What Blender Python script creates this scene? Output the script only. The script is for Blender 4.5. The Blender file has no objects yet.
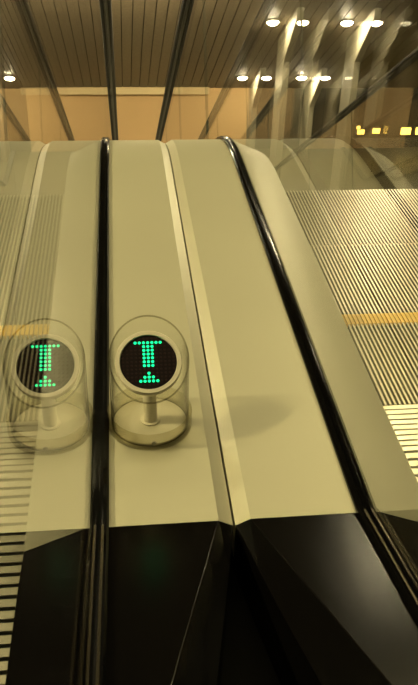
import bpy, math, random
from mathutils import Matrix, Vector
random.seed(7)
scene = bpy.context.scene
COL = scene.collection
S30, C30 = math.sin(math.radians(30)), math.cos(math.radians(30))
T30 = S30 / C30

# ------------------------------------------------------------------ materials
def new_mat(name):
    m = bpy.data.materials.new(name); m.use_nodes = True
    nt = m.node_tree; nt.nodes.clear()
    out = nt.nodes.new('ShaderNodeOutputMaterial')
    return m, nt, out

def pbr(name, col, rough=0.5, metal=0.0, noise=0.0, nscale=8.0, stretch=(1, 1, 1), rnoise=0.0,
        spec=0.5, aniso=0.0, coat=0.0, bump=0.0, bscale=200.0):
    m, nt, out = new_mat(name)
    b = nt.nodes.new('ShaderNodeBsdfPrincipled')
    b.inputs['Base Color'].default_value = (*col, 1)
    b.inputs['Roughness'].default_value = rough
    b.inputs['Metallic'].default_value = metal
    b.inputs['Specular IOR Level'].default_value = spec
    b.inputs['Coat Weight'].default_value = coat
    if aniso: b.inputs['Anisotropic'].default_value = aniso
    tc = nt.nodes.new('ShaderNodeTexCoord')
    mp = nt.nodes.new('ShaderNodeMapping'); mp.inputs['Scale'].default_value = stretch
    nt.links.new(tc.outputs['Object'], mp.inputs['Vector'])
    if noise or rnoise:
        n = nt.nodes.new('ShaderNodeTexNoise'); n.inputs['Scale'].default_value = nscale
        n.inputs['Detail'].default_value = 5
        nt.links.new(mp.outputs['Vector'], n.inputs['Vector'])
        if noise:
            r = nt.nodes.new('ShaderNodeMix'); r.data_type = 'RGBA'
            r.inputs['A'].default_value = (*[c * (1 - noise) for c in col], 1)
            r.inputs['B'].default_value = (*[min(1, c * (1 + noise)) for c in col], 1)
            nt.links.new(n.outputs['Fac'], r.inputs['Factor'])
            nt.links.new(r.outputs['Result'], b.inputs['Base Color'])
        if rnoise:
            mr = nt.nodes.new('ShaderNodeMapRange')
            mr.inputs['To Min'].default_value = max(0.02, rough - rnoise)
            mr.inputs['To Max'].default_value = rough + rnoise
            nt.links.new(n.outputs['Fac'], mr.inputs['Value'])
            nt.links.new(mr.outputs['Result'], b.inputs['Roughness'])
    if bump:
        n2 = nt.nodes.new('ShaderNodeTexNoise'); n2.inputs['Scale'].default_value = bscale
        nt.links.new(mp.outputs['Vector'], n2.inputs['Vector'])
        bp = nt.nodes.new('ShaderNodeBump'); bp.inputs['Strength'].default_value = bump
        bp.inputs['Distance'].default_value = 0.001
        nt.links.new(n2.outputs['Fac'], bp.inputs['Height'])
        nt.links.new(bp.outputs['Normal'], b.inputs['Normal'])
    nt.links.new(b.outputs['BSDF'], out.inputs['Surface'])
    return m

def emit(name, col, strength):
    m, nt, out = new_mat(name)
    e = nt.nodes.new('ShaderNodeEmission')
    e.inputs['Color'].default_value = (*col, 1); e.inputs['Strength'].default_value = strength
    nt.links.new(e.outputs['Emission'], out.inputs['Surface'])
    return m

def clear(name, tint, edge, gain=1.0, rough=0.0, f0=0.04, power=5.0, pane=False):
    """clear pane: fresnel mix of see-through and mirror; longer path through the pane at a slant absorbs more"""
    m, nt, out = new_mat(name)
    N = nt.nodes.new; L = nt.links.new
    g = N('ShaderNodeNewGeometry')
    d = N('ShaderNodeVectorMath'); d.operation = 'DOT_PRODUCT'
    L(g.outputs['Incoming'], d.inputs[0]); L(g.outputs['Normal'], d.inputs[1])
    a = N('ShaderNodeMath'); a.operation = 'ABSOLUTE'; L(d.outputs['Value'], a.inputs[0])
    i = N('ShaderNodeMath'); i.operation = 'SUBTRACT'; i.inputs[0].default_value = 1; L(a.outputs[0], i.inputs[1])
    p = N('ShaderNodeMath'); p.operation = 'POWER'; L(i.outputs[0], p.inputs[0]); p.inputs[1].default_value = power
    r = N('ShaderNodeMath'); r.operation = 'MULTIPLY_ADD'; L(p.outputs[0], r.inputs[0])
    r.inputs[1].default_value = (1 - f0) * gain; r.inputs[2].default_value = f0 * gain; r.use_clamp = True
    fac = r.outputs[0]
    if pane:
        # both faces of a flat pane answer as one mirror: 2R / (1 + R) where the ray enters, clear where it leaves
        k1 = N('ShaderNodeMath'); k1.operation = 'ADD'; k1.inputs[0].default_value = 1; L(fac, k1.inputs[1])
        k2 = N('ShaderNodeMath'); k2.operation = 'MULTIPLY'; k2.inputs[0].default_value = 2; L(fac, k2.inputs[1])
        k3 = N('ShaderNodeMath'); k3.operation = 'DIVIDE'; L(k2.outputs[0], k3.inputs[0]); L(k1.outputs[0], k3.inputs[1])
        k4 = N('ShaderNodeMath'); k4.operation = 'SUBTRACT'; k4.inputs[0].default_value = 1; L(g.outputs['Backfacing'], k4.inputs[1])
        k5 = N('ShaderNodeMath'); k5.operation = 'MULTIPLY'; L(k3.outputs[0], k5.inputs[0]); L(k4.outputs[0], k5.inputs[1])
        fac = k5.outputs[0]
    p3 = N('ShaderNodeMath'); p3.operation = 'POWER'; L(i.outputs[0], p3.inputs[0]); p3.inputs[1].default_value = 4
    c = N('ShaderNodeMix'); c.data_type = 'RGBA'
    c.inputs['A'].default_value = (*tint, 1); c.inputs['B'].default_value = (*edge, 1)
    L(p3.outputs[0], c.inputs['Factor'])
    t = N('ShaderNodeBsdfTransparent'); L(c.outputs['Result'], t.inputs['Color'])
    gl = N('ShaderNodeBsdfGlossy'); gl.inputs['Roughness'].default_value = rough
    mx = N('ShaderNodeMixShader'); L(fac, mx.inputs['Fac'])
    L(t.outputs['BSDF'], mx.inputs[1]); L(gl.outputs['BSDF'], mx.inputs[2])
    L(mx.outputs['Shader'], out.inputs['Surface'])
    return m

M = {}
M['deck'] = pbr('pale_metal_deck', (0.50, 0.485, 0.37), 0.45, 0.30, noise=0.05, nscale=3, rnoise=0.04, bump=0.05, bscale=400)
M['trim'] = pbr('satin_metal_trim', (0.62, 0.60, 0.47), 0.38, 0.45, noise=0.04, nscale=3, rnoise=0.03)
M['inner'] = pbr('pale_inner_deck', (0.54, 0.525, 0.41), 0.40, 0.35, noise=0.04, nscale=3, rnoise=0.03)
M['black'] = pbr('black_newel_plastic', (0.0025, 0.0022, 0.0022), 0.16, 0.0, spec=0.20, bump=0.15, bscale=600)
M['rubber'] = pbr('black_rubber', (0.004, 0.004, 0.004), 0.5, 0.0, spec=0.12)
M['channel'] = pbr('black_channel', (0.003, 0.003, 0.003), 0.14, 0.0, spec=0.05)
M['strip'] = pbr('dark_metal_strip', (0.24, 0.21, 0.16), 0.25, 1.0)
M['guide'] = pbr('grey_guide', (0.035, 0.032, 0.027), 0.5, 0.3)
M['glass'] = clear('balustrade_glass', (0.985, 0.99, 0.965), (0.985, 0.99, 0.96), gain=1.0, pane=True)
M['glass_edge'] = pbr('glass_edge', (0.03, 0.05, 0.035), 0.2, 0.0)
M['alu'] = pbr('ribbed_aluminium', (0.60, 0.57, 0.45), 0.34, 0.9, noise=0.08, nscale=20)
M['comb'] = pbr('comb_aluminium', (0.36, 0.34, 0.25), 0.36, 0.9, noise=0.08, nscale=20)
M['groove'] = pbr('groove_dark', (0.012, 0.011, 0.008), 0.7, 0.0, spec=0.1)
M['plate_bar'] = pbr('landing_plate_bar', (0.46, 0.44, 0.36), 0.30, 0.9, noise=0.06, nscale=12)
M['yellow'] = pbr('yellow_comb', (0.85, 0.52, 0.03), 0.45, 0.0)
M['skirt'] = pbr('skirt_metal', (0.20, 0.19, 0.15), 0.4, 0.8)
M['truss'] = pbr('truss_cladding', (0.05, 0.05, 0.045), 0.5, 0.3)
M['acrylic'] = clear('clear_acrylic', (0.985, 0.985, 0.97), (0.24, 0.23, 0.19), gain=0.7)
M['acrylic_ring'] = clear('acrylic_ring', (0.90, 0.885, 0.82), (0.72, 0.70, 0.57), gain=0.8)
M['acrylic_rim'] = clear('acrylic_cut_edge', (0.55, 0.54, 0.46), (0.18, 0.17, 0.15), gain=1.2)
M['cream'] = pbr('cream_plastic', (0.72, 0.68, 0.56), 0.45)
M['white_base'] = pbr('white_base_disc', (0.62, 0.59, 0.47), 0.4)
M['face'] = pbr('display_black', (0.012, 0.008, 0.010), 0.5, 0.0, spec=0.08)
M['unlit'] = pbr('unlit_dot', (0.026, 0.014, 0.015), 0.6, spec=0.1)
M['led'] = emit('green_led', (0.01, 1.0, 0.30), 1.9)
M['screw'] = pbr('screw_steel', (0.25, 0.24, 0.2), 0.3, 1.0)
M['slat'] = pbr('ceiling_slat', (0.20, 0.165, 0.12), 0.55, 0.0, noise=0.25, nscale=30, stretch=(1, 0.3, 1))
M['slat_gap'] = pbr('ceiling_gap', (0.02, 0.016, 0.012), 0.8)
M['tan'] = pbr('tan_wall', (0.62, 0.43, 0.22), 0.7, noise=0.06, nscale=2)
M['wall'] = pbr('plain_wall', (0.08, 0.074, 0.05), 0.7, noise=0.05, nscale=2)
M['dim'] = pbr('back_wall_dimmed', (0.045, 0.042, 0.026), 0.6, noise=0.1, nscale=2)  # dark tone stands in for weaker light at the back wall's sides
M['ledge'] = pbr('cream_ledge', (0.75, 0.62, 0.38), 0.6)
M['ceil'] = pbr('upper_ceiling', (0.30, 0.27, 0.19), 0.7, noise=0.04, nscale=2)
M['floor'] = pbr('dark_floor', (0.004, 0.0036, 0.003), 0.7, noise=0.2, nscale=20, spec=0.1)
M['lowfloor'] = pbr('lower_floor', (0.12, 0.11, 0.07), 0.4, noise=0.1, nscale=3)
M['pillar'] = pbr('pillar_plaster', (0.29, 0.27, 0.20), 0.55, noise=0.05, nscale=4)
M['trimring'] = pbr('lamp_trim', (0.5, 0.48, 0.42), 0.4, 0.5)
M['lamp'] = emit('lamp_lens', (1.0, 0.84, 0.52), 480.0)
M['warm'] = emit('warm_lamp', (1.0, 0.62, 0.10), 7.0)
M['wash'] = emit('added_wash_glow', (1.0, 0.80, 0.42), 150.0)  # glow of the added light bar that brightens the tan wall
M['panel'] = emit('ceiling_panel', (1.0, 0.82, 0.39), 1500.0)
M['panel3'] = emit('ceiling_panel_small', (1.0, 0.83, 0.42), 130.0)
M['fill_panel'] = emit('added_soft_fill', (1.0, 0.83, 0.40), 3.4)  # weak glow of the added overhead fill
M['frame'] = pbr('dark_frame', (0.08, 0.07, 0.05), 0.4, 0.5)

# ------------------------------------------------------------------ mesh helpers
class MB:
    def __init__(s): s.v = []; s.f = []; s.m = []
    def face(s, idx, mi=0): s.f.append(tuple(idx)); s.m.append(mi)
    def add(s, verts, faces, mi=0):
        o = len(s.v); s.v += [tuple(v) for v in verts]
        for f in faces: s.face([i + o for i in f], mi)
    def box(s, a, b, mi=0):
        (x0, y0, z0), (x1, y1, z1) = a, b
        v = [(x0,y0,z0),(x1,y0,z0),(x1,y1,z0),(x0,y1,z0),(x0,y0,z1),(x1,y0,z1),(x1,y1,z1),(x0,y1,z1)]
        s.add(v, [(0,3,2,1),(4,5,6,7),(0,1,5,4),(1,2,6,5),(2,3,7,6),(3,0,4,7)], mi)
    def loft(s, rings, mi=0, cap=True, seg_m=None):
        """closed rings of equal length joined one after another"""
        n = len(rings[0]); o = len(s.v)
        for r in rings: s.v += [tuple(p) for p in r]
        for k in range(len(rings) - 1):
            for i in range(n):
                j = (i + 1) % n
                s.face((o+k*n+i, o+k*n+j, o+(k+1)*n+j, o+(k+1)*n+i), seg_m[i] if seg_m else mi)
        if cap:
            s.face([o+i for i in reversed(range(n))], mi)
            s.face([o+(len(rings)-1)*n+i for i in range(n)], mi)
    def cyl(s, c, r, h, n=48, mat=None, mi=0, r2=None):
        r2 = r if r2 is None else r2
        R = mat or Matrix.Identity(3)
        rings = []
        for rr, z in ((r, 0), (r2, h)):
            rings.append([Vector(c) + R @ Vector((rr*math.cos(2*math.pi*i/n), rr*math.sin(2*math.pi*i/n), z)) for i in range(n)])
        s.loft(rings, mi)
    def build(s, name, mats, parent=None, smooth=False, bevel=0.0, origin=None):
        me = bpy.data.meshes.new(name)
        v = s.v
        if origin is not None: v = [(p[0]-origin[0], p[1]-origin[1], p[2]-origin[2]) for p in v]
        me.from_pydata(v, [], s.f)
        if not isinstance(mats, (list, tuple)): mats = [mats]
        for m in mats: me.materials.append(m)
        me.polygons.foreach_set('material_index', s.m)
        import bmesh
        bm = bmesh.new(); bm.from_mesh(me); bmesh.ops.recalc_face_normals(bm, faces=bm.faces); bm.to_mesh(me); bm.free()
        if smooth:
            me.polygons.foreach_set('use_smooth', [True]*len(me.polygons))
            me.set_sharp_from_angle(angle=math.radians(35))
        o = bpy.data.objects.new(name, me); COL.objects.link(o)
        if origin is not None: o.location = origin
        if parent: 
            o.parent = parent
            if origin is None: o.location = tuple(-c for c in parent.location)
            else: o.location = tuple(a-b for a, b in zip(origin, parent.location))
            # sub-parts: parent may itself be a child
            q = parent.parent
            while q: 
                o.location = tuple(a-b for a, b in zip(o.location, q.location)); q = q.parent
        if bevel:
            bv = o.modifiers.new('bevel', 'BEVEL'); bv.width = bevel; bv.segments = 2; bv.limit_method = 'ANGLE'
        return o

def empty(name, loc, label, cat, group=None):
    o = bpy.data.objects.new(name, None); COL.objects.link(o)
    o.location = loc; o.empty_display_size = 0.1
    tag(o, label, cat, group); return o
def tag(o, label, cat, group=None):
    o['label'] = label; o['category'] = cat
    if group: o['group'] = group
def struct(o): o['kind'] = 'structure'; return o

# ------------------------------------------------------------------ escalator path  (Y forward, z up, deck level z = 0)
YD, RD = 2.783, 1.20           # where level and 30-degree incline meet, bend radius of the deck
RISE = 4.45
YB, RB = YD + RISE / T30, 1.6  # lower bend
YEND = YB + 1.6
KX, KS = 0.90, math.tan(math.radians(15.5))   # the black newel covers rise towards the newel

def path(y_start, n=0.0, y_end=None):
    """list of (Y, z, theta) of the deck line; offset n is taken along its normal"""
    pts = [(y_start, 0.0, 0.0)]
    a0 = YD - RD * math.tan(math.radians(15))
    y = y_start
    while y < a0 - 0.12: 
        y += 0.1; pts.append((y, 0.0, 0.0))
    for k in range(0, 17):
        t = math.radians(30 * k / 16)
        pts.append((a0 + RD * math.sin(t), -RD * (1 - math.cos(t)), t))
    b0 = YB - RB * math.tan(math.radians(15)) * C30
    zb0 = -(b0 - YD) * T30
    t30 = math.radians(30)
    for k in range(1, 6):
        f = k / 6
        pts.append((pts[16 + len(pts) * 0][0] if False else 0, 0, 0)) if False else None
    ya, za = a0 + RD * S30, -RD * (1 - C30)
    for k in range(1, 9):
        f = k / 9; pts.append((ya + (b0 - ya) * f, za + (zb0 - za) * f, t30))
    for k in range(0, 9):
        t = math.radians(30 * (1 - k / 8))
        pts.append((b0 + RB * (S30 - math.sin(t)), zb0 - RB * (math.cos(t) - C30), t))
    pts.append((YEND, pts[-1][1], 0.0))
    if y_end is not None: pts = [p for p in pts if p[0] <= y_end]
    return [(Y + n * math.sin(t), z + n * math.cos(t), t) for Y, z, t in pts]

def sweep(mb, pts, section, fx, mi=0, seg_m=None):
    """section: list of (u, n)"""
    rings = []
    for Y, z, t in pts:
        rings.append([(fx(u), Y + n * math.sin(t), z + n * math.cos(t)) for u, n in section])
    mb.loft(rings, mi, seg_m=seg_m)

XA, XB, WID = -0.060, 0.382, 1.585
def kz(y, yc=KX): return KS * max(0.0, yc - y)

def rising(y0=0.0, yc=KX):
    """the part of the base line that climbs under the newel"""
    return [(y0, kz(y0), math.atan(KS)), (0.45, kz(0.45), math.atan(KS)), (yc, 0.0, math.atan(KS) * 0.5)]

def balustrade(root, X0, sg, UI):
    fx = lambda u: X0 + sg * u
    p = path(KX)
    # --- outer deck with its chamfered lip along the seam
    mb = MB()
    sweep(mb, p, [(-0.018, 0.0), (-0.195, 0.0), (-0.195, -0.012), (-0.018, -0.012)], fx)
    o = mb.build('outer_deck', M['deck'], root); smooth_path(o)
    # --- sloping metal lip along the seam
    mb = MB()
    sweep(mb, p, [(-0.1951, 0.0), (-0.2190, -0.013), (-0.2190, -0.09), (-0.21, -0.09), (-0.21, -0.022), (-0.1951, -0.012)], fx)
    o = mb.build('seam_trim', M['trim'], root); smooth_path(o)
    # --- inner deck
    pi = path(KX)
    mb = MB()
    sec = [(0.010, 0.0), (0.0165, 0.0), (UI, -0.045), (UI, -0.065), (0.010, -0.03)]
    rings = []
    for k, (Y, z, t) in enumerate(pi):
        ring = []
        for u, n in sec:
            yy = Y
            ring.append((fx(u), yy + n * math.sin(t), z + n * math.cos(t)))
        rings.append(ring)
    mb.loft(rings)
    o = mb.build('inner_deck', M['inner'], root); smooth_path(o)
    # --- skirt panel below the inner deck
    mb = MB(); sweep(mb, path(0.35), [(UI - 0.011, -0.0655), (UI - 0.0015, -0.0655), (UI - 0.0015, -0.36), (UI - 0.011, -0.36)], fx)
    o = mb.build('skirt_panel', M['skirt'], root); smooth_path(o)
    # --- black newel cover, outer side: flat top tapering to the newel, chamfer, drop to the floor
    mb = MB(); rings = []
    for y, wtop, wval in ((KX, 0.195, 0.2190), (0.80, 0.167, 0.200), (0.70, 0.138, 0.180), (0.555, 0.097, 0.149), (0.42, 0.060, 0.112), (0.25, 0.030, 0.060)):
        z = kz(y)
        rings.append([(fx(-0.012), y, z), (fx(-wtop), y, z), (fx(-wval), y, z - 0.013 - 0.13 * (KX - y)),
                      (fx(-wval), y, -0.119), (fx(-0.012), y, -0.119)])
    mb.loft(rings)
    mb.build('newel_cover', M['black'], root, bevel=0.0012)
    # --- black newel cover, inner side, with a slanting joint to the pale inner deck
    mb = MB(); rings = []
    us = (0.008, 0.0165, 0.105)
    for y in (KX, 0.80, 0.70, 0.555, 0.40, 0.15):
        inn = UI - max(0, 0.86 - y) * 0.04
        rings.append([(fx(0.008), y, kz(y)), (fx(0.0165), y, kz(y)), (fx(inn), y, kz(y) - 0.045), (fx(inn), y, -0.099), (fx(0.008), y, -0.099)])
    mb.loft(rings)
    mb.build('newel_cover', M['black'], root, bevel=0.001)
    # --- base channel that grips the glass
    c = -0.004
    mb = MB()
    sec = [(c-0.0165, -0.01), (c-0.0165, 0.006), (c-0.013, 0.0105), (c-0.0075, 0.0125), (c-0.0045, 0.011),
           (c+0.0105, 0.008), (c+0.012, 0.011), (c+0.0155, 0.010), (c+0.0165, 0.006), (c+0.0165, -0.01)]
    sweep(mb, rising() + p[1:], sec, fx)
    o = mb.build('base_channel', M['channel'], root); o['label'] = 'black channel gripping the glass'; smooth_path(o, 25)
    # metal lines of the channel on the newel
    for u0, u1 in ((-0.0135, -0.0095), (0.0055, 0.0105), (0.0175, 0.022)):
        hh = 0.0155 if u1 < 0.015 else 0.005
        mb = MB(); sweep(mb, rising()[:2] + [(0.885, kz(0.885), math.atan(KS))], [(u0, 0.0), (u0, hh - 0.0013), ((u0+u1)/2, hh), (u1, hh - 0.0013), (u1, 0.0)], fx)
        mb.build('metal_line', M['strip'], root, smooth=True)
    # --- handrail and its guide
    HB = 0.920
    top = path(-0.35, 0.0)
    loop = [(-0.02, None)]
    rad = 0.30
    cyl = []
    for k in range(0, 13):
        a = math.pi * k / 12
        cyl.append((-0.35 - rad * math.sin(a), HB - rad - rad * math.cos(a), -(math.pi - a)))
    full = [(0.40, 0.13, -2.53), (0.13, 0.315, -2.53), (0.02, HB - 2 * rad - 0.004, -2.9), (-0.06, HB - 2 * rad, -math.pi)] + cyl
    def hr(section, name, mat):
        mb = MB(); rings = []
        for Y, z, t in full:
            rings.append([(fx(u), Y + n * math.sin(t), z + n * math.cos(t)) for u, n in section])
        for Y, z, t in top[1:]:
            rings.append([(fx(u), Y + (HB + n) * math.sin(t), z + (HB + n) * math.cos(t)) for u, n in section])
        mb.loft(rings)
        o = mb.build(name, mat, root); smooth_path(o, 40); return o
    h = 0.003
    hr([(h-0.0405, 0.012), (h-0.036, 0.001), (h-0.026, 0.0), (h-0.0195, 0.002), (h-0.0195, 0.008), (h-0.028, 0.011), (h-0.028, 0.018),
        (h+0.028, 0.018), (h+0.028, 0.011), (h+0.0195, 0.008), (h+0.0195, 0.002), (h+0.026, 0.0), (h+0.036, 0.001), (h+0.0405, 0.012),
        (h+0.037, 0.022), (h+0.028, 0.027), (h, 0.029), (h-0.028, 0.027), (h-0.037, 0.022)], 'handrail', M['rubber'])
    hr([(h-0.0185, 0.003), (h-0.0095, 0.0015), (h-0.0095, -0.016), (h-0.0075, -0.016), (h-0.0075, 0.004), (h+0.0055, 0.004), (h+0.0055, -0.016), (h+0.0075, -0.016), (h+0.0075, 0.0015), (h+0.0185, 0.003), (h+0.0185, 0.016), (h-0.0185, 0.016)], 'handrail_guide', M['guide'])
    # --- glass panels
    joints = [3.366 + 1.394 * k for k in range(0, 6)]
    g = 0.003
    def at(y):
        for (Y0, z0, t0), (Y1, z1, t1) in zip(p[:-1], p[1:]):
            if Y0 <= y <= Y1:
                f = (y - Y0) / (Y1 - Y0); return (y, z0 + (z1 - z0) * f, t0 + (t1 - t0) * f)
        return p[-1]
    NB, NT = 0.003, 0.923
    spans = [(None, joints[0])] + list(zip(joints[:-1], joints[1:])) + [(joints[-1], YEND - 0.2)]
    for a, b in spans:
        st = []
        if a is None:
            low = [(0.0, kz(0.0) + 0.004)] + [(KX, 0.004)]
        else:
            q = at(a + g); st.append(q)
        st += [q for q in p if q[0] > (a + g if a else KX) and q[0] < b - g] + [at(b - g)]
        bot = [(Y + NB * math.sin(t), z + NB * math.cos(t)) for Y, z, t in st]
        tp = [(Y + NT * math.sin(t), z + NT * math.cos(t)) for Y, z, t in st]
        if a is None:
            bot = low + bot
            arc = [(-0.35 - (rad - 0.003) * math.sin(math.pi * k / 12), HB - rad - (rad - 0.003) * math.cos(math.pi * k / 12)) for k in range(12, -1, -1)]
            poly = bot + tp[::-1] + [(KX, NT)] + arc + [(0.0, HB - 2 * rad + 0.003)]
        else:
            poly = bot + tp[::-1]
        mb = MB(); n = len(poly)
        for u in (-0.0055, 0.0045): mb.v += [(fx(u), y, z) for y, z in poly]
        mb.face(range(n)); mb.face(range(2*n-1, n-1, -1))
        for i in range(n):
            j = (i + 1) % n; mb.face((i, j, n + j, n + i), 1)
        o = mb.build('glass_panel', [M['glass'], M['glass_edge']], root)

def smooth_path(o, ang=30):
    me = o.data
    me.polygons.foreach_set('use_smooth', [True]*len(me.polygons))
    me.set_sharp_from_angle(angle=math.radians(ang))

PITCH = 0.0105
def ribbed(mb, x0, x1, y0, y1, z, depth=0.010, drop=0.0):
    """ribs running along Y: bright tops (0) over dark grooves (1)"""
    n = int(round((x1 - x0) / PITCH)); w = (x1 - x0) / n
    for i in range(n):
        xa = x0 + i * w; xb = xa + w * 0.45
        mb.add([(xa, y0, z), (xb, y0, z), (xb, y1, z), (xa, y1, z)], [(0, 1, 2, 3)], 0)
        mb.add([(xb, y0, z), (xb, y1, z), (xb, y1, z-depth), (xb, y0, z-depth)], [(0, 1, 2, 3)], 1)
        mb.add([(xb, y0, z-depth), (xa+w, y0, z-depth), (xa+w, y1, z-depth), (xb, y1, z-depth)], [(0, 1, 2, 3)], 1)
        mb.add([(xa, y0, z), (xa, y1, z), (xa, y1, z-depth), (xa, y0, z-depth)], [(0, 1, 2, 3)], 1)
    for yy in (y0, y1):
        for i in range(n):
            xa = x0 + i * w; xb = xa + w * 0.45
            mb.add([(xa, yy, z), (xb, yy, z), (xb, yy, z-depth), (xa, yy, z-depth)], [(0, 1, 2, 3)], 0)

ZS = -0.10
def escalator(X0, sg, UI, label):
    root = empty('escalator', (X0 + sg * WID / 2, 0.9, -0.12), label, 'escalator', None)
    balustrade(root, X0, sg, UI)
    balustrade(root, X0 + sg * WID, -sg, UI)
    xs = sorted((X0 + sg * (UI + 0.002), X0 + sg * (WID - UI - 0.002)))
    # landing plate with cross bars
    mb = MB()
    mb.box((xs[0], 0.0, ZS - 0.02), (xs[1], 1.298, ZS - 0.006), 1)
    y = 0.01
    while y < 1.29:
        mb.box((xs[0], y, ZS - 0.0062), (xs[1], y + (0.0148 if y < 1.13 else 0.0120), ZS), 0); y += 0.0224 if y < 1.13 else 0.0165
    mb.build('landing_plate', [M['plate_bar'], M['groove']], root)
    # comb plate with yellow teeth
    mb = MB(); mb.box((xs[0], 1.30, ZS - 0.05), (xs[1], 1.62, ZS - 0.011), 1)
    ribbed(mb, xs[0], xs[1], 1.30, 1.62, ZS)
    cp = mb.build('comb_plate', [M['comb'], M['groove']], root)
    mb = MB()
    n = int(round((xs[1] - xs[0]) / PITCH)); w = (xs[1] - xs[0]) / n
    for i in range(n):
        xa = xs[0] + i * w; xb = xa + w * 0.72
        mb.add([(xa, 1.62, ZS+0.001), (xb, 1.62, ZS+0.001), (xb, 1.665, ZS+0.001), (xa, 1.665, ZS+0.001),
                (xa, 1.62, ZS-0.012), (xb, 1.62, ZS-0.012), (xb, 1.675, ZS-0.006), (xa, 1.675, ZS-0.006)],
               [(0,1,2,3),(4,7,6,5),(0,4,5,1),(1,5,6,2),(2,6,7,3),(3,7,4,0)], 0)
    mb.build('comb_teeth', M['yellow'], cp)['label'] = 'yellow comb teeth'
    # the step band
    mb = MB()
    ribbed(mb, xs[0] + 0.003, xs[1] - 0.003, 0.0, 0.396, 0.0)
    mb.box((xs[0] + 0.003, 0.0, -0.06), (xs[1] - 0.003, 0.396, -0.0105), 1)
    # curved cleated riser hanging from the outer edge
    mb.box((xs[0] + 0.003, 0.372, -0.235), (xs[1] - 0.003, 0.392, -0.0605), 1)
    first = None
    zs = [ZS - 0.002, ZS - 0.004, -0.31]
    ys = [1.66, 2.062, 2.464]
    while ys[-1] < YB - 0.5: ys.append(ys[-1] + 0.402); zs.append(zs[-1] - 0.402 * T30)
    zf = zs[-1] - 0.08
    for k in range(3): ys.append(ys[-1] + 0.402); zs.append(zf)
    for y, z in zip(ys, zs):
        if first is None:
            mb.v = [(a, b + y, c + z) for a, b, c in mb.v]
            first = mb.build('step', [M['alu'], M['groove']], root, origin=(0, y, z))
        else:
            o = first.copy(); COL.objects.link(o); o.parent = root
            o.location = (-root.location[0], y - root.location[1], z - root.location[2])
    # lower landing
    mb = MB(); mb.box((xs[0], ys[-1] + 0.41, zf - 0.15), (xs[1], YEND + 0.4, zf), 0)
    mb.build('landing_plate', M['plate_bar'], root)
    # truss cladding below the steps
    mb = MB(); prof = path(2.6)
    sec = sorted((X0 - sg * 0.2, X0 + sg * (WID + 0.2)))
    xa, xb = (sec[0] + 0.0, sec[1])
    rings = [[(xa, Y - 0.0, z - 0.42), (xb, Y, z - 0.42), (xb, Y - 0.2, max(-RISE - 0.14, z - 0.95)), (xa, Y - 0.2, max(-RISE - 0.14, z - 0.95))] for Y, z, t in prof[:-1]]
    mb.loft(rings)
    mb.build('truss_cladding', M['truss'], root)
    return root

escalator(XA, -1, 0.117, 'escalator at the left edge, glass balustrade on a nearly vertical black base line')
escalator(XB, 1, 0.1265, 'escalator on the right with ribbed steps, yellow comb line and slanting black base line')

# ------------------------------------------------------------------ direction indicator
PC = (0.036, 1.153)
pod = empty('direction_indicator', (PC[0], PC[1], 0.0), 'clear round pod on the pale deck, its tilted black display showing green lit dots', 'indicator')
NS = 72
def rings_tube(ro, ri, z0, ztop):
    out = []
    def ring(r, f): return [(PC[0] + r*math.cos(2*math.pi*i/NS), PC[1] + r*math.sin(2*math.pi*i/NS), f(PC[1] + r*math.sin(2*math.pi*i/NS))) for i in range(NS)]
    return ring(ro, lambda y: z0), ring(ro, ztop), ring(ri, ztop), ring(ri, lambda y: z0)
cut = lambda y: 0.1455 + 0.65 * (y - PC[1])
# base ring
mb = MB(); r = rings_tube(0.0770, 0.0712, 0.0, lambda y: 0.032)
mb.loft([r[0], r[1], r[2], r[3], r[0]], cap=False)
ring = mb.build('base_ring', M['acrylic_ring'], pod, smooth=True)
mb = MB(); mb.cyl((PC[0] + 0.004, PC[1] - 0.0768, 0.017), 0.0042, 0.003, 20, Matrix.Rotation(math.radians(90), 3, 'X'))
mb.build('screw', M['screw'], ring)
# tube, cut at a slant
mb = MB(); r = rings_tube(0.0708, 0.0678, 0.004, cut)
mb.loft([r[0], r[1]], 0, cap=False); mb.loft([r[1], r[2]], 1, cap=False); mb.loft([r[2], r[3]], 0, cap=False); mb.loft([r[3], r[0]], 1, cap=False)
mb.build('acrylic_tube', [M['acrylic'], M['acrylic_rim']], pod, smooth=True)
mb = MB(); mb.cyl((*PC, 0.0005), 0.0672, 0.006, 64)
mb.build('base_disc', M['white_base'], pod, smooth=True, bevel=0.001)
mb = MB(); mb.cyl((*PC, 0.006), 0.018, 0.004, 40); mb.cyl((*PC, 0.0095), 0.0125, 0.112, 32)
mb.build('post', M['cream'], pod, smooth=True)
TILT = math.radians(35)
RM = Matrix.Rotation(TILT, 3, 'X')       # local z leans towards the viewer
DC = Vector((PC[0] - 0.001, PC[1], 0.139))
mb = MB()
def ringt(r, z, n=NS): return [DC + RM @ Vector((r*math.cos(2*math.pi*i/n), r*math.sin(2*math.pi*i/n), z)) for i in range(n)]
mb.loft([ringt(0.046, -0.022), ringt(0.0585, -0.016), ringt(0.0590, -0.002), ringt(0.0578, 0.0), ringt(0.0510, 0.0), ringt(0.0502, -0.0035), ringt(0.03, -0.0035)])
hs = mb.build('display_housing', M['cream'], pod, smooth=True)
mb = MB(); mb.loft([ringt(0.0500, -0.0040), ringt(0.0500, -0.0028)])
fc = mb.build('display_face', M['face'], pod)
PT = 0.0074
rows = {6: (-3, 3), 5: (-1, 1), 4: (-1, 1), 3: (-1, 1), 2: (-1, 1), 1: (-1, 1), 0: (-1, 1), -2: (0, 0), -3: (-1, 1), -4: (-2, 2)}
lit = set()
for rr, (a, b) in rows.items():
    for c in range(a, b + 1): lit.add((c, rr))
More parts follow.
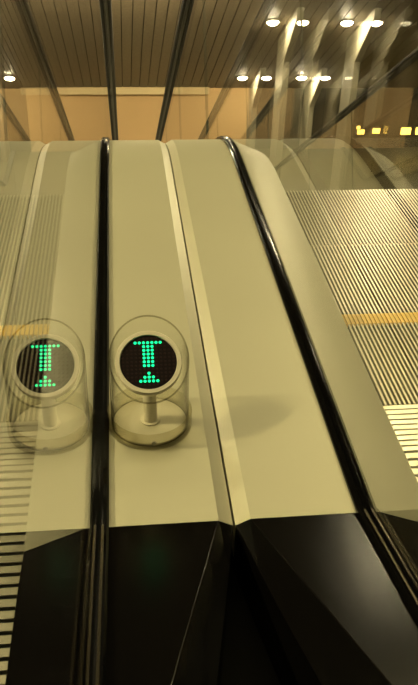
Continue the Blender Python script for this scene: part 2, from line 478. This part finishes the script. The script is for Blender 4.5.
def dots(pred, rad, h):
    mb = MB()
    for c in range(-7, 8):
        for rr in range(-7, 9):
            x, y = c * PT, (rr - 0.9) * PT * 0.97
            if math.hypot(x, y) > 0.0470 or not pred((c, rr)): continue
            base = DC + RM @ Vector((x, y, -0.0030))
            mb.cyl(base, rad, h, 14, RM, r2=rad * 0.8)
    return mb
dots(lambda k: k in lit, 0.0027, 0.0014).build('lit_dots', M['led'], fc)
dots(lambda k: k not in lit, 0.0022, 0.0008).build('unlit_dots', M['unlit'], fc)

# ------------------------------------------------------------------ setting
ZL = -RISE - 0.14
WX = 6.6
mb = MB()
mb.box((-WX, -4.0, -0.3), (WX, 1.28, -0.12)); mb.box((-WX, 1.28, -0.3), (-1.85, 2.6, -0.12)); mb.box((2.17, 1.28, -0.3), (WX, 2.6, -0.12))
struct(mb.build('floor', M['floor']))
mb = MB(); mb.box((-WX, 1.0, ZL - 0.2), (WX, 15.3, ZL)); struct(mb.build('floor_lower', M['lowfloor']))
mb = MB(); mb.box((-WX, -4.0, 2.6), (WX, 4.58, 2.7)); struct(mb.build('ceiling', M['ceil']))
# sloped slatted ceiling following the escalators
CP = lambda y: 5.245 - 0.577 * y
mb = MB()
y0, y1 = 4.58, 15.0
def slab(xa, xb, n0, n1, mi):
    v = []
    for n in (n0, n1):
        for x, y in ((xa, y0), (xb, y0), (xb, y1), (xa, y1)): v.append((x, y, CP(y) + n))
    mb.add(v, [(0,1,2,3),(7,6,5,4),(0,4,5,1),(1,5,6,2),(2,6,7,3),(3,7,4,0)], mi)
slab(-WX, WX, 0.03, 0.12, 1)
x = -WX
while x < WX - 0.1:
    slab(x + 0.006, x + 0.155 - 0.006, 0.0, 0.032, 0); x += 0.155
struct(mb.build('ceiling_sloped', [M['slat'], M['slat_gap']]))
mb = MB(); mb.box((-1.7, 14.97, ZL), (2.45, 15.2, CP(15.0) + 0.05)); struct(mb.build('wall_back', M['tan']))
for nm, a, b in (('wall_back_left', -WX, -1.7), ('wall_back_right', 2.45, WX)):
    mb = MB(); mb.box((a, 15.0, ZL), (b, 15.2, CP(15.0) + 0.2)); struct(mb.build(nm, M['dim']))  # light falloff along the back wall put into the colour
mb = MB(); mb.box((-WX - 0.2, -4.0, ZL), (-WX, 15.2, 2.7)); struct(mb.build('wall_left', M['wall']))
mb = MB(); mb.box((WX, -4.0, ZL), (WX + 0.2, 15.2, 2.7)); struct(mb.build('wall_right', M['wall']))
mb = MB(); mb.box((-WX, -4.2, -0.3), (WX, -4.0, 2.7)); struct(mb.build('wall_front', M['wall']))
mb = MB(); mb.box((-WX, 0.8, ZL), (WX, 1.0, -0.3)); struct(mb.build('wall_under_floor', M['wall']))
# ledge where the wall meets the slats
mb = MB(); mb.box((-0.92, 14.86, CP(15) - 0.07), (1.18, 14.998, CP(15) + 0.06)); struct(mb.build('trim_1', M['ledge'], bevel=0.01))

# ------------------------------------------------------------------ lamps
NRM = Vector((0, -S30, -C30))
SL = Matrix.Rotation(math.radians(-30), 3, 'X') @ Matrix.Rotation(math.pi, 3, 'X')
def downlight(x, y, label, group):
    z = CP(y)
    t = empty('downlight', (x, y, z), label, 'lamp', group)
    mb = MB(); mb.cyl((x, y, z + 0.004), 0.105, 0.022, 32, SL); mb.build('trim_ring', M['trimring'], t, smooth=True)
    c = Vector((x, y, z)) + NRM * 0.019
    mb = MB(); mb.cyl(c, 0.082, 0.022, 32, SL, r2=0.055); mb.build('lens', M['lamp'], t, smooth=True)
    return t
MID = 0.16
def pillar(x, L, label):
    """slim pier with a haunch running up to the sloping ceiling"""
    z1 = CP(L + 0.17) - 0.50
    prof = [(L + 0.17, ZL), (L + 0.70, ZL), (L + 0.70, CP(L + 0.70)), (L - 0.5, CP(L - 0.5)), (L - 0.5, CP(L - 0.5) - 0.16), (L + 0.17, z1)]
    mb = MB(); mb.loft([[(x - 0.05, y, z) for y, z in prof], [(x + 0.05, y, z) for y, z in prof]])
    o = mb.build('pillar', M['pillar'], bevel=0.008, origin=(x, L, ZL)); tag(o, label, 'pillar', 'slim pillars below the sloping ceiling'); return o
side = {(1, 0): 'inner of two on the right', (1, 1): 'outer of two on the right', (-1, 0): 'inner of two on the left', (-1, 1): 'outer of two on the left'}
for (L, rown) in ((6.25, 'third row'), (9.0, 'middle row'), (11.73, 'upper row'), (14.30, 'lower row')):
    for sd in (1, -1):
        for k, off in enumerate((2.03, 3.10)):
            if (L < 7) and (sd, k) not in ((1, 0), (-1, 1)): continue
            downlight(MID + sd * off, L, 'white downlight in the slatted ceiling, %s, %s' % (rown, side[(sd, k)]), 'downlights in the sloping ceiling')
            if L > 11: pillar(MID + sd * (off + 0.28), L, 'slim pale pillar lit by a downlight, %s, %s' % (rown, side[(sd, k)]))
# small amber lamps low on the far wall
for k, (x, z, hx, hz) in enumerate(((4.33, -4.21, 0.05, 0.075), (4.63, -4.16, 0.035, 0.03), (4.69, -4.25, 0.07, 0.045), (5.0, -4.23, 0.075, 0.05), (5.6, -4.24, 0.10, 0.07), (5.86, -4.24, 0.06, 0.07))):
    t = empty('wall_lamp', (x, 15.0, z), ('small amber lamp low on the far wall, ' + ('leftmost of the six', 'second from left and topmost', 'third from left and lowest', 'fourth from left', 'fifth from left and largest', 'rightmost of the six')[k]), 'lamp', 'amber lamps on the far wall')
    mb = MB(); mb.box((x-hx-0.015, 14.96, z-hz-0.015), (x+hx+0.015, 15.0, z+hz+0.015)); mb.build('lamp_frame', M['frame'], t)
    mb = MB(); mb.box((x-hx, 14.93, z-hz), (x+hx, 14.9599, z+hz)); mb.build('diffuser', M['warm'], t, bevel=0.01)
# unseen light bar added under the sloping ceiling to brighten the far wall
t = empty('added_wash_light', (0.1, 9.9, CP(9.9)), 'added unseen light bar under the slatted ceiling, brightening the far wall', 'lamp')
mb = MB(); mb.box((-1.3, 9.8, -0.78), (1.5, 10.0, -0.72)); mb.build('lamp_frame', M['frame'], t)
mb = MB(); mb.box((-1.28, 9.82, -0.80), (1.48, 9.98, -0.7801)); mb.build('diffuser', M['wash'], t)
for x in (-1.1, 1.3):
    mb = MB(); mb.box((x - 0.01, 9.89, -0.72), (x + 0.01, 9.91, CP(9.9) + 0.02)); mb.build('added_hanger', M['frame'], t)

# upper landing ceiling lamps, plus one added fill panel
def panel(x, y, sx, sy, mat, label):
    t = empty('ceiling_lamp', (x, y, 2.6), label, 'lamp')
    mb = MB(); mb.box((x-sx-0.03, y-sy-0.03, 2.57), (x+sx+0.03, y+sy+0.03, 2.6)); mb.build('lamp_frame', M['frame'], t)
    mb = MB(); mb.box((x-sx, y-sy, 2.562), (x+sx, y+sy, 2.5699)); mb.build('diffuser', M[mat], t)
panel(-3.3, 1.3, 0.11, 0.11, 'panel', 'square ceiling lamp above the left escalator landing')
panel(0.16, 1.95, 1.3, 0.85, 'fill_panel', 'added wide fill panel over the landing, out of view')  # unseen panel added as soft fill for the decks

panel(1.75, 4.1, 0.14, 0.14, 'panel3', 'small square lamp in the upper ceiling over the right escalator')
panel(-1.45, 4.1, 0.14, 0.14, 'panel3', 'small square lamp in the upper ceiling over the left escalator')

# ------------------------------------------------------------------ camera
cam = bpy.data.cameras.new('camera'); co = bpy.data.objects.new('camera', cam); COL.objects.link(co)
R = Matrix(((0.99428662, 0.03477957, -0.1009183), (-0.10320218, 0.55471174, -0.82561747), (0.02726594, 0.83131539, 0.55513178)))
co.matrix_world = Matrix.Translation((0, 0, 0.95)) @ R.to_4x4()
cam.sensor_fit = 'VERTICAL'; cam.sensor_height = 36.0; cam.lens = 800 * 36.0 / 685
cam.clip_start = 0.01; cam.clip_end = 100
scene.camera = co

w = bpy.data.worlds.new('world'); scene.world = w; w.use_nodes = True
w.node_tree.nodes['Background'].inputs['Color'].default_value = (0.02, 0.017, 0.01, 1)
scene.cycles.max_bounces = 16; scene.cycles.transparent_max_bounces = 40; scene.cycles.glossy_bounces = 8
scene.view_settings.view_transform = 'Standard'; scene.view_settings.look = 'None'
scene.view_settings.exposure = 0.0; scene.view_settings.gamma = 1.0
